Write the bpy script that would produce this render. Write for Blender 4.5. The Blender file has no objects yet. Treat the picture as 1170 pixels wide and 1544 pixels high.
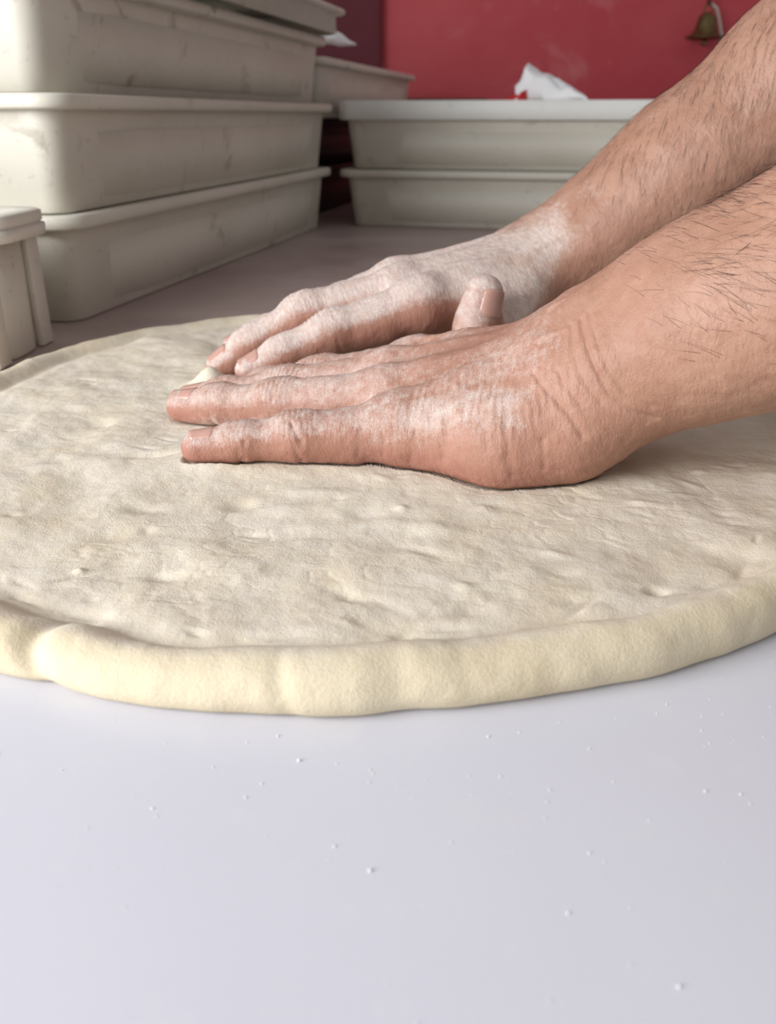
import bpy, bmesh, math, random
import numpy as np
from mathutils import Vector, Matrix

# ------------------------------------------------------------------ camera
CH, CF = 0.13, 1300.0
PITCH = math.atan(597 / 1300)
scene = bpy.context.scene
COL = scene.collection
cam_d = bpy.data.cameras.new('camera')
cam = bpy.data.objects.new('camera', cam_d)
COL.objects.link(cam)
cam.location = (0, 0, CH)
cam.rotation_euler = (math.pi / 2 - PITCH, 0, 0)
cam_d.sensor_fit = 'HORIZONTAL'
cam_d.sensor_width = 36
cam_d.lens = 36 * CF / 1170
cam_d.clip_start = 0.01
cam_d.dof.use_dof = True
cam_d.dof.focus_distance = 0.30
cam_d.dof.aperture_fstop = 20.0
scene.camera = cam
# ------------------------------------------------------------------ light
world = bpy.data.worlds.new('world')
scene.world = world
world.use_nodes = True
bg = world.node_tree.nodes['Background']
bg.inputs[0].default_value = (0.97, 0.98, 1.0, 1)
bg.inputs[1].default_value = 0.35

def area(name, loc, target, sx, sy, power, col):
    d = bpy.data.lights.new(name, 'AREA')
    d.shape = 'RECTANGLE'
    d.size, d.size_y, d.energy, d.color = sx, sy, power, col
    o = bpy.data.objects.new(name, d)
    COL.objects.link(o)
    o.location = loc
    o.rotation_euler = (Vector(target) - Vector(loc)).to_track_quat('-Z', 'Y').to_euler()
    return o

area('window_daylight', (-0.85, -0.22, 0.43), (0.0, 0.50, 0.0), 0.8, 0.6, 18.5, (0.98, 0.985, 1.0))
vs = scene.view_settings
vs.view_transform = 'Standard'
vs.look = 'None'
vs.gamma = 1
vs.use_curve_mapping = False
vs.exposure = 0.08

# ------------------------------------------------------------------ maths helpers
_fw = np.array([0, math.cos(PITCH), -math.sin(PITCH)])
_up = np.array([0, math.sin(PITCH), math.cos(PITCH)])
_rt = np.array([1.0, 0, 0])
_C = np.array([0, 0, CH])

def unz(x, y, z):
    d = _fw + _rt * (x - 585) / CF + _up * (772 - y) / CF
    return _C + d * (z - CH) / d[2]

def proj(p):
    q = np.asarray(p) - _C
    d = q @ _fw
    return 585 + CF * (q @ _rt) / d, 772 - CF * (q @ _up) / d, d

def _hash(ix, iy, iz, seed):
    h = (ix.astype(np.int64) * 374761393 + iy.astype(np.int64) * 668265263 + iz.astype(np.int64) * 2147483647 + seed * 1274126177) & 0xffffffff
    h = ((h ^ (h >> 13)) * 1274126177) & 0xffffffff
    return ((h ^ (h >> 16)) & 0xffff) / 65535.0

def vnoise(p, scale, seed=0):
    q = np.asarray(p) * scale
    i = np.floor(q).astype(np.int64)
    f = q - i
    f = f * f * f * (f * (f * 6 - 15) + 10)
    r = 0
    for dx in (0, 1):
        for dy in (0, 1):
            for dz in (0, 1):
                w = (f[:, 0] if dx else 1 - f[:, 0]) * (f[:, 1] if dy else 1 - f[:, 1]) * (f[:, 2] if dz else 1 - f[:, 2])
                r = r + w * _hash(i[:, 0] + dx, i[:, 1] + dy, i[:, 2] + dz, seed)
    return r * 2 - 1

def fbm(p, scale, octv=4, seed=0, gain=0.5):
    r, a = 0, 1.0
    for k in range(octv):
        r = r + a * vnoise(p, scale * 2 ** k, seed + k)
        a *= gain
    return r

def smooth(a, b, x):
    t = np.clip((x - a) / (b - a), 0, 1)
    return t * t * (3 - 2 * t)

# ------------------------------------------------------------------ object helpers
def link(name, me, mat=None, parent=None, shade=True):
    o = bpy.data.objects.new(name, me)
    COL.objects.link(o)
    if mat is not None:
        me.materials.append(mat)
    if parent is not None:
        o.parent = parent
    if shade:
        me.polygons.foreach_set('use_smooth', [True] * len(me.polygons))
    return o

def tag(o, label=None, cat=None, group=None, kind=None):
    if label: o['label'] = label
    if cat: o['category'] = cat
    if group: o['group'] = group
    if kind: o['kind'] = kind
    return o

def empty(name, loc, rz=0):
    o = bpy.data.objects.new(name, None)
    COL.objects.link(o)
    o.location = loc
    o.rotation_euler = (0, 0, rz)
    o.empty_display_size = 0.02
    return o

def np_mesh(name, V, Fq):
    """V (n,3), Fq (m,4) quads or (m,3) tris"""
    me = bpy.data.meshes.new(name)
    V = np.asarray(V, np.float32)
    Fq = np.asarray(Fq, np.int32)
    k = Fq.shape[1]
    me.vertices.add(len(V)); me.vertices.foreach_set('co', V.ravel())
    me.loops.add(Fq.size); me.loops.foreach_set('vertex_index', Fq.ravel())
    me.polygons.add(len(Fq))
    me.polygons.foreach_set('loop_start', np.arange(0, Fq.size, k, dtype=np.int32))
    me.update(calc_edges=True)
    me.validate()
    return me

def attr(me, name, data, kind='FLOAT'):
    a = me.attributes.new(name, kind, 'POINT')
    if kind == 'FLOAT':
        a.data.foreach_set('value', np.asarray(data, np.float32).ravel())
    else:
        a.data.foreach_set('vector', np.asarray(data, np.float32).ravel())

def bm_mesh(name, bm):
    me = bpy.data.meshes.new(name)
    bmesh.ops.recalc_face_normals(bm, faces=bm.faces)
    bm.to_mesh(me)
    bm.free()
    return me

def add_box(bm, x0, x1, y0, y1, z0, z1, bev=0.0, seg=2):
    r = bmesh.ops.create_cube(bm, size=1)
    vs_ = r['verts']
    for v in vs_:
        v.co = Vector((x0 + (v.co.x + .5) * (x1 - x0), y0 + (v.co.y + .5) * (y1 - y0), z0 + (v.co.z + .5) * (z1 - z0)))
    if bev > 0:
        es = list({e for v in vs_ for e in v.link_edges})
        bmesh.ops.bevel(bm, geom=es, offset=bev, segments=seg, affect='EDGES', profile=0.5)

def box_obj(name, mat, parent, b, bev=0.0, shade=False):
    bm = bmesh.new()
    add_box(bm, *b, bev=bev)
    return link(name, bm_mesh(name, bm), mat, parent, shade)

def rrect(hx, hy, r, n=7):
    pts = []
    for cx, cy, a0 in ((hx - r, hy - r, 0), (-hx + r, hy - r, 90), (-hx + r, -hy + r, 180), (hx - r, -hy + r, 270)):
        for k in range(n + 1):
            a = math.radians(a0 + 90 * k / n)
            pts.append((cx + r * math.cos(a), cy + r * math.sin(a)))
    return pts

def loft(bm, rings, close_start=True, close_end=True):
    rows = [[bm.verts.new(p) for p in ring] for ring in rings]
    n = len(rows[0])
    for a, b in zip(rows[:-1], rows[1:]):
        for i in range(n):
            j = (i + 1) % n
            bm.faces.new((a[i], a[j], b[j], b[i]))
    if close_start: bm.faces.new(rows[0][::-1])
    if close_end: bm.faces.new(rows[-1])

def tube(pts, rad, n=8, caps=True):
    pts = [Vector(p) for p in pts]
    rad = rad if hasattr(rad, '__len__') else [rad] * len(pts)
    rings = []
    t0 = (pts[1] - pts[0]).normalized()
    nrm = t0.orthogonal().normalized()
    for i, p in enumerate(pts):
        t = (pts[min(i + 1, len(pts) - 1)] - pts[max(i - 1, 0)]).normalized()
        nrm = (nrm - t * nrm.dot(t)).normalized()
        b = t.cross(nrm)
        rings.append([p + (nrm * math.cos(2 * math.pi * k / n) + b * math.sin(2 * math.pi * k / n)) * rad[i] for k in range(n)])
    return rings

def tube_obj(name, pts, rad, mat, parent=None, n=8):
    bm = bmesh.new()
    loft(bm, tube(pts, rad, n))
    return link(name, bm_mesh(name, bm), mat, parent)

def lathe_obj(name, prof, mat, parent=None, n=40, loc=(0, 0, 0)):
    bm = bmesh.new()
    rings = [[(max(r, 1e-5) * math.cos(2 * math.pi * k / n) + loc[0], max(r, 1e-5) * math.sin(2 * math.pi * k / n) + loc[1], z + loc[2]) for k in range(n)] for r, z in prof]
    loft(bm, rings)
    return link(name, bm_mesh(name, bm), mat, parent)

# ------------------------------------------------------------------ materials
def srgb(r, g, b):
    f = lambda c: ((c / 255 + 0.055) / 1.055) ** 2.4 if c > 10 else c / 255 / 12.92
    return (f(r), f(g), f(b), 1)

class Mat:
    def __init__(s, name):
        s.m = bpy.data.materials.new(name)
        s.m.use_nodes = True
        s.t = s.m.node_tree
        s.b = s.t.nodes['Principled BSDF']
    def n(s, typ, **kw):
        nd = s.t.nodes.new(typ)
        for k, v in kw.items():
            if k.startswith('i_'):
                nd.inputs[k[2:].replace('_', ' ')].default_value = v
            else:
                setattr(nd, k, v)
        return nd
    def l(s, a, b): s.t.links.new(a, b)
    def coord(s, kind='Object'):
        return s.n('ShaderNodeTexCoord').outputs[kind]
    def noise(s, scale, detail=4, rough=0.5, vec=None, dist=0.0):
        nd = s.n('ShaderNodeTexNoise')
        nd.inputs['Scale'].default_value = scale
        nd.inputs['Detail'].default_value = detail
        nd.inputs['Roughness'].default_value = rough
        nd.inputs['Distortion'].default_value = dist
        s.l(vec if vec is not None else s.coord(), nd.inputs['Vector'])
        return nd.outputs['Fac']
    def voro(s, scale, vec=None, feature='F1'):
        nd = s.n('ShaderNodeTexVoronoi', feature=feature)
        nd.inputs['Scale'].default_value = scale
        s.l(vec if vec is not None else s.coord(), nd.inputs['Vector'])
        return nd.outputs['Distance']
    def ramp(s, fac, stops):
        nd = s.n('ShaderNodeValToRGB')
        e = nd.color_ramp.elements
        while len(e) < len(stops): e.new(0.5)
        for k, (p, c) in enumerate(stops):
            e[k].position = p
            e[k].color = c if hasattr(c, '__len__') else (c, c, c, 1)
        s.l(fac, nd.inputs['Fac'])
        return nd.outputs['Color']
    def mix(s, fac, a, b, blend='MIX'):
        nd = s.n('ShaderNodeMix', data_type='RGBA', blend_type=blend)
        for sock, v in ((nd.inputs['Factor'], fac), (nd.inputs['A'] if False else nd.inputs[6], a), (nd.inputs[7], b)):
            if hasattr(v, 'is_output'): s.l(v, sock)
            else: sock.default_value = v
        return nd.outputs[2]
    def math(s, op, a, b=0.0, c=None, clamp=False):
        nd = s.n('ShaderNodeMath', operation=op, use_clamp=clamp)
        for k, v in enumerate((a, b) if c is None else (a, b, c)):
            if hasattr(v, 'is_output'): s.l(v, nd.inputs[k])
            else: nd.inputs[k].default_value = v
        return nd.outputs[0]
    def attr(s, name, out='Fac'):
        return s.n('ShaderNodeAttribute', attribute_name=name).outputs[out]
    def bump(s, height, strength, dist, normal=None):
        nd = s.n('ShaderNodeBump')
        nd.inputs['Strength'].default_value = strength
        nd.inputs['Distance'].default_value = dist
        s.l(height, nd.inputs['Height'])
        if normal is not None: s.l(normal, nd.inputs['Normal'])
        return nd.outputs['Normal']
    def set(s, color=None, rough=None, normal=None, **kw):
        for key, v in (('Base Color', color), ('Roughness', rough), ('Normal', normal)):
            if v is None: continue
            if hasattr(v, 'is_output'): s.l(v, s.b.inputs[key])
            else: s.b.inputs[key].default_value = v
        for k, v in kw.items():
            s.b.inputs[k.replace('_', ' ')].default_value = v
        return s.m

def m_table():
    m = Mat('white_worktop')
    n1 = m.noise(6, 4)
    c = m.mix(m.ramp(n1, [(0.35, 0), (0.7, 1)]), srgb(209, 209, 218), srgb(214, 214, 222))
    fl = m.ramp(m.noise(42, 5, 0.65), [(0.56, 0), (0.72, 1)])
    c = m.mix(m.math('MULTIPLY', fl, 0.35), c, srgb(222, 221, 220))
    return m.set(c, m.ramp(n1, [(0.3, 0.34), (0.7, 0.46)]), m.bump(m.noise(600, 2), 0.05, 0.0004))

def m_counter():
    m = Mat('shade_brown_counter')
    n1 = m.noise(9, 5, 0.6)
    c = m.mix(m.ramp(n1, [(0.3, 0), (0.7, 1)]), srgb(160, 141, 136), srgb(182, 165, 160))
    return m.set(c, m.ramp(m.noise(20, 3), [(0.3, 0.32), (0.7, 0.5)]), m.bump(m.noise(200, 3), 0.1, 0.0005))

def m_plastic(name, c0, c1, dirt=0.5):
    m = Mat(name)
    ad = m.n('ShaderNodeVectorMath', operation='ADD')
    m.l(m.coord(), ad.inputs[0])
    sc = m.math('MULTIPLY', m.n('ShaderNodeObjectInfo').outputs['Random'], 9.0)
    m.l(sc, ad.inputs[1])
    vec = ad.outputs[0]
    c = m.mix(m.ramp(m.noise(7, 5, 0.6, vec), [(0.3, 0), (0.75, 1)]), c0, c1)
    st = m.ramp(m.noise(26, 5, 0.62, vec, 0.6), [(0.60, 0), (0.68, 1)])
    st = m.math('MULTIPLY', st, m.ramp(m.noise(5, 2, 0.5, vec), [(0.42, 0), (0.62, 1)]))
    c = m.mix(m.math('MULTIPLY', st, dirt), c, srgb(120, 108, 90))
    gr = m.ramp(m.noise(170, 3, 0.6), [(0.63, 0), (0.73, 1)])
    c = m.mix(m.math('MULTIPLY', gr, 0.35 * dirt), c, srgb(110, 98, 82))
    return m.set(c, 0.5, m.bump(m.noise(120, 3), 0.12, 0.0006))

def m_simple(name, c, rough=0.6, metal=0.0, scale=30, var=0.82, bump=0.15, bdist=0.001):
    m = Mat(name)
    cc = m.mix(m.ramp(m.noise(scale, 4), [(0.3, 0), (0.7, 1)]), c, tuple(x * var for x in c[:3]) + (1,))
    return m.set(cc, rough, m.bump(m.noise(scale * 4, 3), bump, bdist), Metallic=metal)

def m_wall(name, a, b, c3):
    m = Mat(name)
    c = m.mix(m.ramp(m.noise(2.2, 5, 0.6, dist=0.4), [(0.35, 0), (0.7, 1)]), a, b)
    c = m.mix(m.math('MULTIPLY', m.ramp(m.noise(5.5, 5, 0.62, dist=1.0), [(0.55, 0), (0.75, 1)]), 0.6), c, c3)
    return m.set(c, 0.7, m.bump(m.noise(40, 4), 0.25, 0.003))

def m_dough():
    m = Mat('floured_dough')
    rim = m.attr('rim')
    co = m.coord()
    n1 = m.noise(38, 5, 0.6, co)
    n2 = m.noise(130, 4, 0.6, co)
    n3 = m.noise(900, 3, 0.6, co)
    n4 = m.noise(2600, 2, 0.6, co)
    base = m.mix(m.ramp(n1, [(0.3, 0), (0.7, 1)]), srgb(211, 195, 163), srgb(219, 206, 178))
    dust = m.mix(m.ramp(n2, [(0.35, 0), (0.65, 1)]), srgb(216, 206, 191), srgb(224, 216, 203))
    dustf = m.math('MULTIPLY_ADD', rim, -0.85, 0.92, clamp=True)
    dustf = m.math('MULTIPLY', dustf, m.ramp(m.math('MULTIPLY_ADD', n1, 0.6, m.math('MULTIPLY', n3, 0.4)), [(0.32, 0.35), (0.6, 1)]), clamp=True)
    c = m.mix(dustf, base, dust)
    c = m.mix(m.math('MULTIPLY', m.ramp(n4, [(0.58, 0), (0.7, 1)]), m.math('MULTIPLY_ADD', rim, -0.3, 0.4)), c, srgb(238, 233, 221))
    c = m.mix(m.math('MULTIPLY', m.ramp(m.noise(240, 2, 0.5, co), [(0.70, 0), (0.76, 1)]), 0.35), c, srgb(190, 172, 135))
    nb = m.bump(n2, 0.18, 0.0010)
    nb = m.bump(n3, 0.40, 0.0006, nb)
    nb = m.bump(n4, 0.6, 0.0003, nb)
    return m.set(c, 0.85, nb, Subsurface_Weight=0.12, Subsurface_Radius=(0.006, 0.004, 0.002), Subsurface_Scale=0.5, Specular_IOR_Level=0.25)

def m_skin():
    m = Mat('skin')
    co = m.coord()
    hc = m.attr('hc', 'Vector')
    red, flour, wr = m.attr('red'), m.attr('flour'), m.attr('wrinkle')
    n1 = m.noise(55, 5, 0.6, co)
    n2 = m.noise(260, 4, 0.6, co)
    c = m.mix(m.ramp(n1, [(0.32, 0), (0.68, 1)]), srgb(163, 122, 101), srgb(181, 141, 120))
    c = m.mix(m.math('MULTIPLY', m.ramp(n2, [(0.5, 0), (0.7, 1)]), 0.3), c, srgb(150, 100, 82))
    c = m.mix(m.math('MULTIPLY', red, m.ramp(n1, [(0.25, 0.55), (0.7, 1)])), c, srgb(160, 108, 96))
    # fine transverse wrinkle field in hand space
    mp = m.n('ShaderNodeMapping')
    mp.inputs['Scale'].default_value = (1.0, 0.28, 0.4)
    m.l(hc, mp.inputs['Vector'])
    w1 = m.noise(0.75, 4, 0.62, mp.outputs[0])
    v1 = m.voro(1.15, hc)
    # flour: clings in patches, speckles on top
    fl = m.math('ADD', m.math('MULTIPLY', n2, 0.55), m.math('MULTIPLY', m.noise(1500, 3, 0.7, co), 0.45))
    fl = m.math('ADD', fl, m.math('MULTIPLY_ADD', flour, 0.62, -0.62))
    fm = m.ramp(fl, [(0.10, 0), (0.44, 1)])
    fm = m.math('MULTIPLY', fm, m.math('MULTIPLY_ADD', m.ramp(w1, [(0.35, 1), (0.6, 0)]), 0.35, 0.65))
    c = m.mix(m.math('MULTIPLY', fm, 0.82), c, srgb(218, 208, 201))
    sp = m.math('MULTIPLY', m.ramp(m.voro(620, co), [(0.10, 1), (0.2, 0)]), m.ramp(flour, [(0.45, 0), (0.85, 0.9)]))
    sp = m.math('MULTIPLY', sp, m.ramp(m.noise(90, 2, 0.5, co), [(0.48, 0), (0.6, 1)]))
    c = m.mix(sp, c, srgb(240, 236, 230))
    nb = m.bump(w1, m_val(m, wr), 0.0011)
    nb = m.bump(v1, 0.22, 0.00035, nb)
    nb = m.bump(n2, 0.18, 0.0006, nb)
    rough = m.math('MULTIPLY_ADD', fm, 0.3, 0.48)
    return m.set(c, rough, nb, Subsurface_Weight=0.12, Subsurface_Radius=(0.009, 0.0032, 0.0018), Subsurface_Scale=0.6, Specular_IOR_Level=0.35)

def m_val(m, sock):
    return 0.42

M = {}
M['table'] = m_table()
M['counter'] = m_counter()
M['crate'] = m_plastic('crate_plastic', srgb(203, 198, 184), srgb(219, 215, 202), 0.6)
M['crate_white'] = m_plastic('white_crate_plastic', srgb(226, 226, 220), srgb(236, 236, 230), 0.15)
M['crate_dirty'] = m_plastic('ribbed_plastic', srgb(204, 198, 186), srgb(222, 217, 206), 0.9)
M['black'] = m_plastic('gap_shade_black', srgb(34, 34, 36), srgb(44, 43, 44), 0.2)  # black colour stands in for the shade in the gap between stacks
M['red'] = m_wall('red_wall_paint', srgb(184, 56, 68), srgb(198, 84, 88), srgb(218, 144, 144))
M['maroon'] = m_wall('maroon_surface', srgb(78, 10, 26), srgb(96, 16, 32), srgb(100, 24, 38))
M['pale'] = m_simple('pale_pink_paint', srgb(226, 178, 182), 0.6)
M['floor'] = m_simple('floor_tile', srgb(120, 108, 100), 0.5)
M['wood'] = m_simple('dark_wood', srgb(86, 60, 46), 0.6, scale=14)
M['steel'] = m_simple('steel', srgb(150, 150, 150), 0.35, 1.0)
M['brass'] = m_simple('aged_brass', srgb(126, 108, 72), 0.42, 0.85, scale=60, var=0.6)
M['cord'] = m_simple('grey_cord', srgb(196, 190, 180), 0.8)
M['paper'] = m_simple('white_paper', srgb(251, 251, 252), 0.8, var=0.98, scale=60)
M['redprint'] = m_simple('red_print', srgb(205, 40, 44), 0.6)
M['dough'] = m_dough()
M['skin'] = m_skin()
M['nail'] = m_simple('fingernail', srgb(190, 148, 134), 0.28, scale=300, var=0.93, bump=0.05, bdist=0.0002)
M['hair'] = m_simple('dark_hair', srgb(58, 42, 34), 0.5)
M['shirt'] = m_simple('white_cotton', srgb(226, 224, 220), 0.9, var=0.95)
M['trousers'] = m_simple('dark_denim', srgb(58, 62, 74), 0.9)
M['flour'] = m_simple('flour', srgb(244, 243, 238), 0.9, var=0.97)

# ------------------------------------------------------------------ the setting
def structure(name, mat, b, bev=0.0):
    o = box_obj(name, mat, None, b, bev)
    o['kind'] = 'structure'
    return o
WALLY = 2.05
structure('wall_back', M['red'], (-1.9, 2.6, WALLY, WALLY + 0.12, -0.9, 1.7))
structure('floor', M['floor'], (-1.9, 2.6, -1.6, WALLY + 0.12, -0.95, -0.9))
structure('maroon_strip', M['maroon'], (-0.40, -0.014, WALLY - 0.035, WALLY, -0.9, 1.7), 0.004)  # darker maroon strip standing against the back wall
structure('trim_2', M['pale'], (-0.245, -0.145, WALLY - 0.055, WALLY - 0.035, 0.362, 0.9), 0.003)

# ------------------------------------------------------------------ work table
UA = math.radians(12.6)
tb = empty('work_table', (0, 0.3, -0.9))
tag(tb, 'wide white work table, its back section browned to deepen the shade', 'table')
def under(o):
    o.location = o.location - tb.location
    return o
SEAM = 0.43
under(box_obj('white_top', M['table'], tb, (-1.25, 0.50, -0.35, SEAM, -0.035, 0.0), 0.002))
under(box_obj('shade_brown_top', M['counter'], tb, (-1.25, 0.50, SEAM, 2.0, -0.035, -0.0002), 0.001))  # brown colour adds to the crate stack's shade on the table's back
for lx in (-1.2, 0.40):
    for ly in (-0.28, 1.9):
        under(box_obj('leg', M['steel'], tb, (lx, lx + 0.05, ly, ly + 0.05, -0.9, -0.035), 0.003))
under(box_obj('apron_rail', M['steel'], tb, (-1.15, 0.40, -0.27, -0.25, -0.095, -0.035), 0.002))

# ------------------------------------------------------------------ dough
DC = np.array([-0.01, 0.357])

def make_dough():
    pts = [unz(x, y, 0)[:2] for x, y in ((0, 1015), (100, 1036), (170, 1058), (300, 1071), (430, 1080), (600, 1074), (800, 1051), (950, 1021), (1080, 986), (1170, 946))]
    pts += [unz(x, y, 0.010)[:2] for x, y in ((150, 508), (250, 489), (350, 478), (450, 476), (0, 560))]
    pts += [np.array(p) for p in ((0.03, 0.553), (0.11, 0.525), (0.165, 0.46), (0.183, 0.36), (0.165, 0.27), (-0.185, 0.30), (-0.155, 0.235))]
    a = np.array([math.atan2(p[1] - DC[1], p[0] - DC[0]) for p in pts])
    r = np.array([math.hypot(p[1] - DC[1], p[0] - DC[0]) for p in pts])
    o = np.argsort(a); a, r = a[o], r[o]
    NT = 1500
    th = np.linspace(-math.pi, math.pi, NT, endpoint=False)
    R = np.interp(th, np.concatenate((a - 2 * np.pi, a, a + 2 * np.pi)), np.tile(r, 3))
    k = np.hanning(61); k /= k.sum()
    R = np.convolve(np.concatenate((R[-60:], R, R[:60])), k, 'same')[60:-60]
    cs = np.stack([np.cos(th), np.sin(th), 0 * th], 1)
    ring3 = cs * 1.0
    R = R + 0.0036 + 0.0012 * fbm(ring3 + 3, 5, 3, 5)
    Hh = 0.0138 + 0.0016 * fbm(ring3 + 9, 3.2, 3, 11)
    Hh += 0.0022 * np.exp(-((th - math.radians(-42)) / 0.35) ** 2)
    Ww = 0.0215 + 0.003 * fbm(ring3 + 5, 4, 2, 21)
    tt = 0.0078
    # profile: (s inward from R, z/H) control polyline, smooth sampled
    ctrl = np.array([(0.30, 0.0), (0.14, 0.02), (0.04, 0.14), (0.0, 0.36), (0.035, 0.60), (0.14, 0.83), (0.30, 0.97), (0.45, 1.0), (0.62, 0.92), (0.80, 0.72), (0.95, 0.52), (1.12, 0.44), (1.35, 0.42)])
    NP = 64
    u = np.linspace(0, len(ctrl) - 1, NP)
    # catmull-rom
    def cr(c, u):
        i = np.clip(np.floor(u).astype(int), 0, len(c) - 2); f = u - i
        p0, p1, p2, p3 = c[np.maximum(i - 1, 0)], c[i], c[i + 1], c[np.minimum(i + 2, len(c) - 1)]
        return 0.5 * (2 * p1 + (p2 - p0) * f + (2 * p0 - 5 * p1 + 4 * p2 - p3) * f ** 2 + (3 * p1 - p0 - 3 * p2 + p3) * f ** 3)
    ps, pz = cr(ctrl[:, 0], u), cr(ctrl[:, 1], u)
    s = ps[None, :] * Ww[:, None]
    rr = R[:, None] - s
    zz = pz[None, :] * Hh[:, None]
    blend = smooth(0.7, 1.35, ps)[None, :] * (pz * 0 + (np.arange(NP) > 20))[None, :]
    zz = zz * (1 - blend) + tt * blend
    NI = 230
    q = np.linspace(1, 0, NI + 1)[1:] ** 0.9
    ri = (rr[:, -1:] - 0.0006) * q[None, :] + 0.0006
    rr = np.concatenate((rr, ri), 1); zz = np.concatenate((zz, np.full_like(ri, tt)), 1)
    NC = rr.shape[1]
    X = DC[0] + rr * np.cos(th)[:, None]; Y = DC[1] + rr * np.sin(th)[:, None]
    P = np.stack([X.ravel(), Y.ravel(), zz.ravel()], 1)
    lev = np.concatenate((ps, np.full(NI, 9.0)))
    up = np.concatenate((smooth(0.35, 0.95, np.arange(NP) / 24.0), np.ones(NI)))
    inner = np.tile(np.concatenate((smooth(0.6, 1.3, ps) * (np.arange(NP) > 25), np.ones(NI))), NT)
    upf = np.tile(up, NT)
    dz = inner * (0.0014 * fbm(P * [1, 1, 0] + 1, 22, 2, 31) + 0.00065 * fbm(P * [1, 1, 0] + 7, 62, 2, 41, 0.45) + 0.00012 * fbm(P * [1, 1, 0] + 2, 260, 2, 43, 0.5))
    rid = 1 - np.abs(fbm(P * [1.0, 1.5, 0] + 4, 48, 3, 51))
    dz -= inner * 0.00022 * smooth(-.1, .5, vnoise(P * [1, 1, 0] + 8, 14, 55)) * np.clip(rid - 0.9, 0, 1) / 0.1
    lump = 0.0006 * fbm(P + 2, 40, 2, 61) + 0.00014 * fbm(P + 2, 200, 2, 64)
    dz += (1 - inner) * upf * lump
    dr = (1 - inner) * (0.0005 * fbm(P + 12, 38, 2, 71) + 0.00022 * fbm(P + 12, 150, 2, 77, 0.5)) * np.clip(P[:, 2] / 0.006, 0, 1)
    # individual dents / bumps: pixel, (rx, ry) mm, angle, depth mm
    feats = [((50, 935), (11, 8), -30, -3.6), ((20, 925), (9, 6), -40, -2.0), ((992, 883), (3.2, 2.4), 0, -3.2), ((889, 944), (11, 2.6), 14, -3.0), ((866, 900), (5, 3), 10, -1.3),
             ((586, 967), (8, 1.6), 50, -2.6), ((551, 768), (6, 5), 0, -2.2), ((244, 858), (5, 3), -10, -1.5), ((269, 894), (5, 4), 40, -1.3), ((150, 634), (7, 6), 0, -2.2),
             ((214, 758), (6, 4), 0, -1.7), ((359, 751), (6, 5), 20, -2.2), ((231, 685), (10, 2), 12, -1.8), ((110, 860), (5.2, 0.7), 28, -1.5), ((118, 853), (1.6, 1.1), 0, 1.4),
             ((240, 966), (14, 2.2), -4, -2.2), ((340, 972), (13, 2.2), -2, -2.0), ((430, 800), (8, 5), 20, -1.5), ((640, 830), (9, 3), -35, -1.2), ((700, 882), (2.5, 2), 0, 1.0),
             ((545, 900), (10, 2.5), -30, -1.6), ((800, 860), (8, 5), 20, 1.3), ((330, 700), (16, 5), -6, 1.6), ((480, 735), (14, 4), -3, 1.4), ((318, 579), (8.0, 8.0), 0, 10.0),
             ((300, 818), (12, 5), 20, 1.2), ((185, 800), (14, 4), 15, -1.4), ((80, 700), (18, 5), 10, 1.2), ((430, 760), (8, 4), 0, 1.3), ((640, 790), (14, 5), -20, 1.4),
             ((880, 790), (20, 8), 10, 1.3), ((1000, 740), (16, 8), 0, -1.4), ((1060, 660), (14, 5), -10, -1.3), ((1120, 830), (8, 5), 30, -1.5), ((760, 760), (9, 4), -10, -1.2), ((560, 905), (7, 2), -40, 0.9)]
    rsf = np.random.RandomState(12)
    small = []
    for k in range(90):
        a_, r_ = rsf.uniform(-math.pi, math.pi), 0.165 * math.sqrt(rsf.uniform(0.05, 1))
        small.append(((DC[0] + r_ * math.cos(a_), DC[1] + r_ * math.sin(a_)), (rsf.uniform(1.5, 6), rsf.uniform(1.0, 2.6)), rsf.uniform(-40, 40), rsf.choice([-1, -1, 1]) * rsf.uniform(0.35, 0.95)))
    for k in range(34):   # puckers along the inner foot of the rim
        a_ = math.radians(rsf.uniform(-150, -20)); r_ = np.interp(a_, th, R) - rsf.uniform(0.021, 0.028)
        small.append(((DC[0] + r_ * math.cos(a_), DC[1] + r_ * math.sin(a_)), (rsf.uniform(3, 8), rsf.uniform(0.7, 1.6)), math.degrees(a_) + 90 + rsf.uniform(-25, 25), -rsf.uniform(0.5, 1.5)))
    for (px, py), (ra, rb), ang, dep in feats + small:
        c = unz(px, py, 0.009) if abs(px) > 1 else (px, py)
        ca, sa = math.cos(math.radians(ang)), math.sin(math.radians(ang))
        dx, dy = P[:, 0] - c[0], P[:, 1] - c[1]
        e = ((dx * ca + dy * sa) / (ra * 1e-3)) ** 2 + ((-dx * sa + dy * ca) / (rb * 1e-3)) ** 2
        dz += dep * 1e-3 * (1.0 if dep > 5 else 0.8) * np.exp(-e) * np.maximum(inner, 0.35 * upf)
    # the far edge lies thin and low, the fold at the left front overlaps
    A = np.repeat(th, NC)
    far = np.exp(-((A - math.radians(100)) / 0.75) ** 2) + np.exp(-((A - math.radians(150)) / 0.4) ** 2)
    P[:, 2] *= 1 - 0.22 * np.clip(far, 0, 1) * (1 - inner)
    fold = unz(40, 970, 0.012)
    fa = math.atan2(fold[1] - DC[1], fold[0] - DC[0])
    cut = np.exp(-((A - fa + (P[:, 2] - 0.009) * 3.5) / 0.022) ** 2) * (1 - inner)
    dz -= cut * 0.0026 * upf
    dr -= cut * 0.0016
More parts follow.
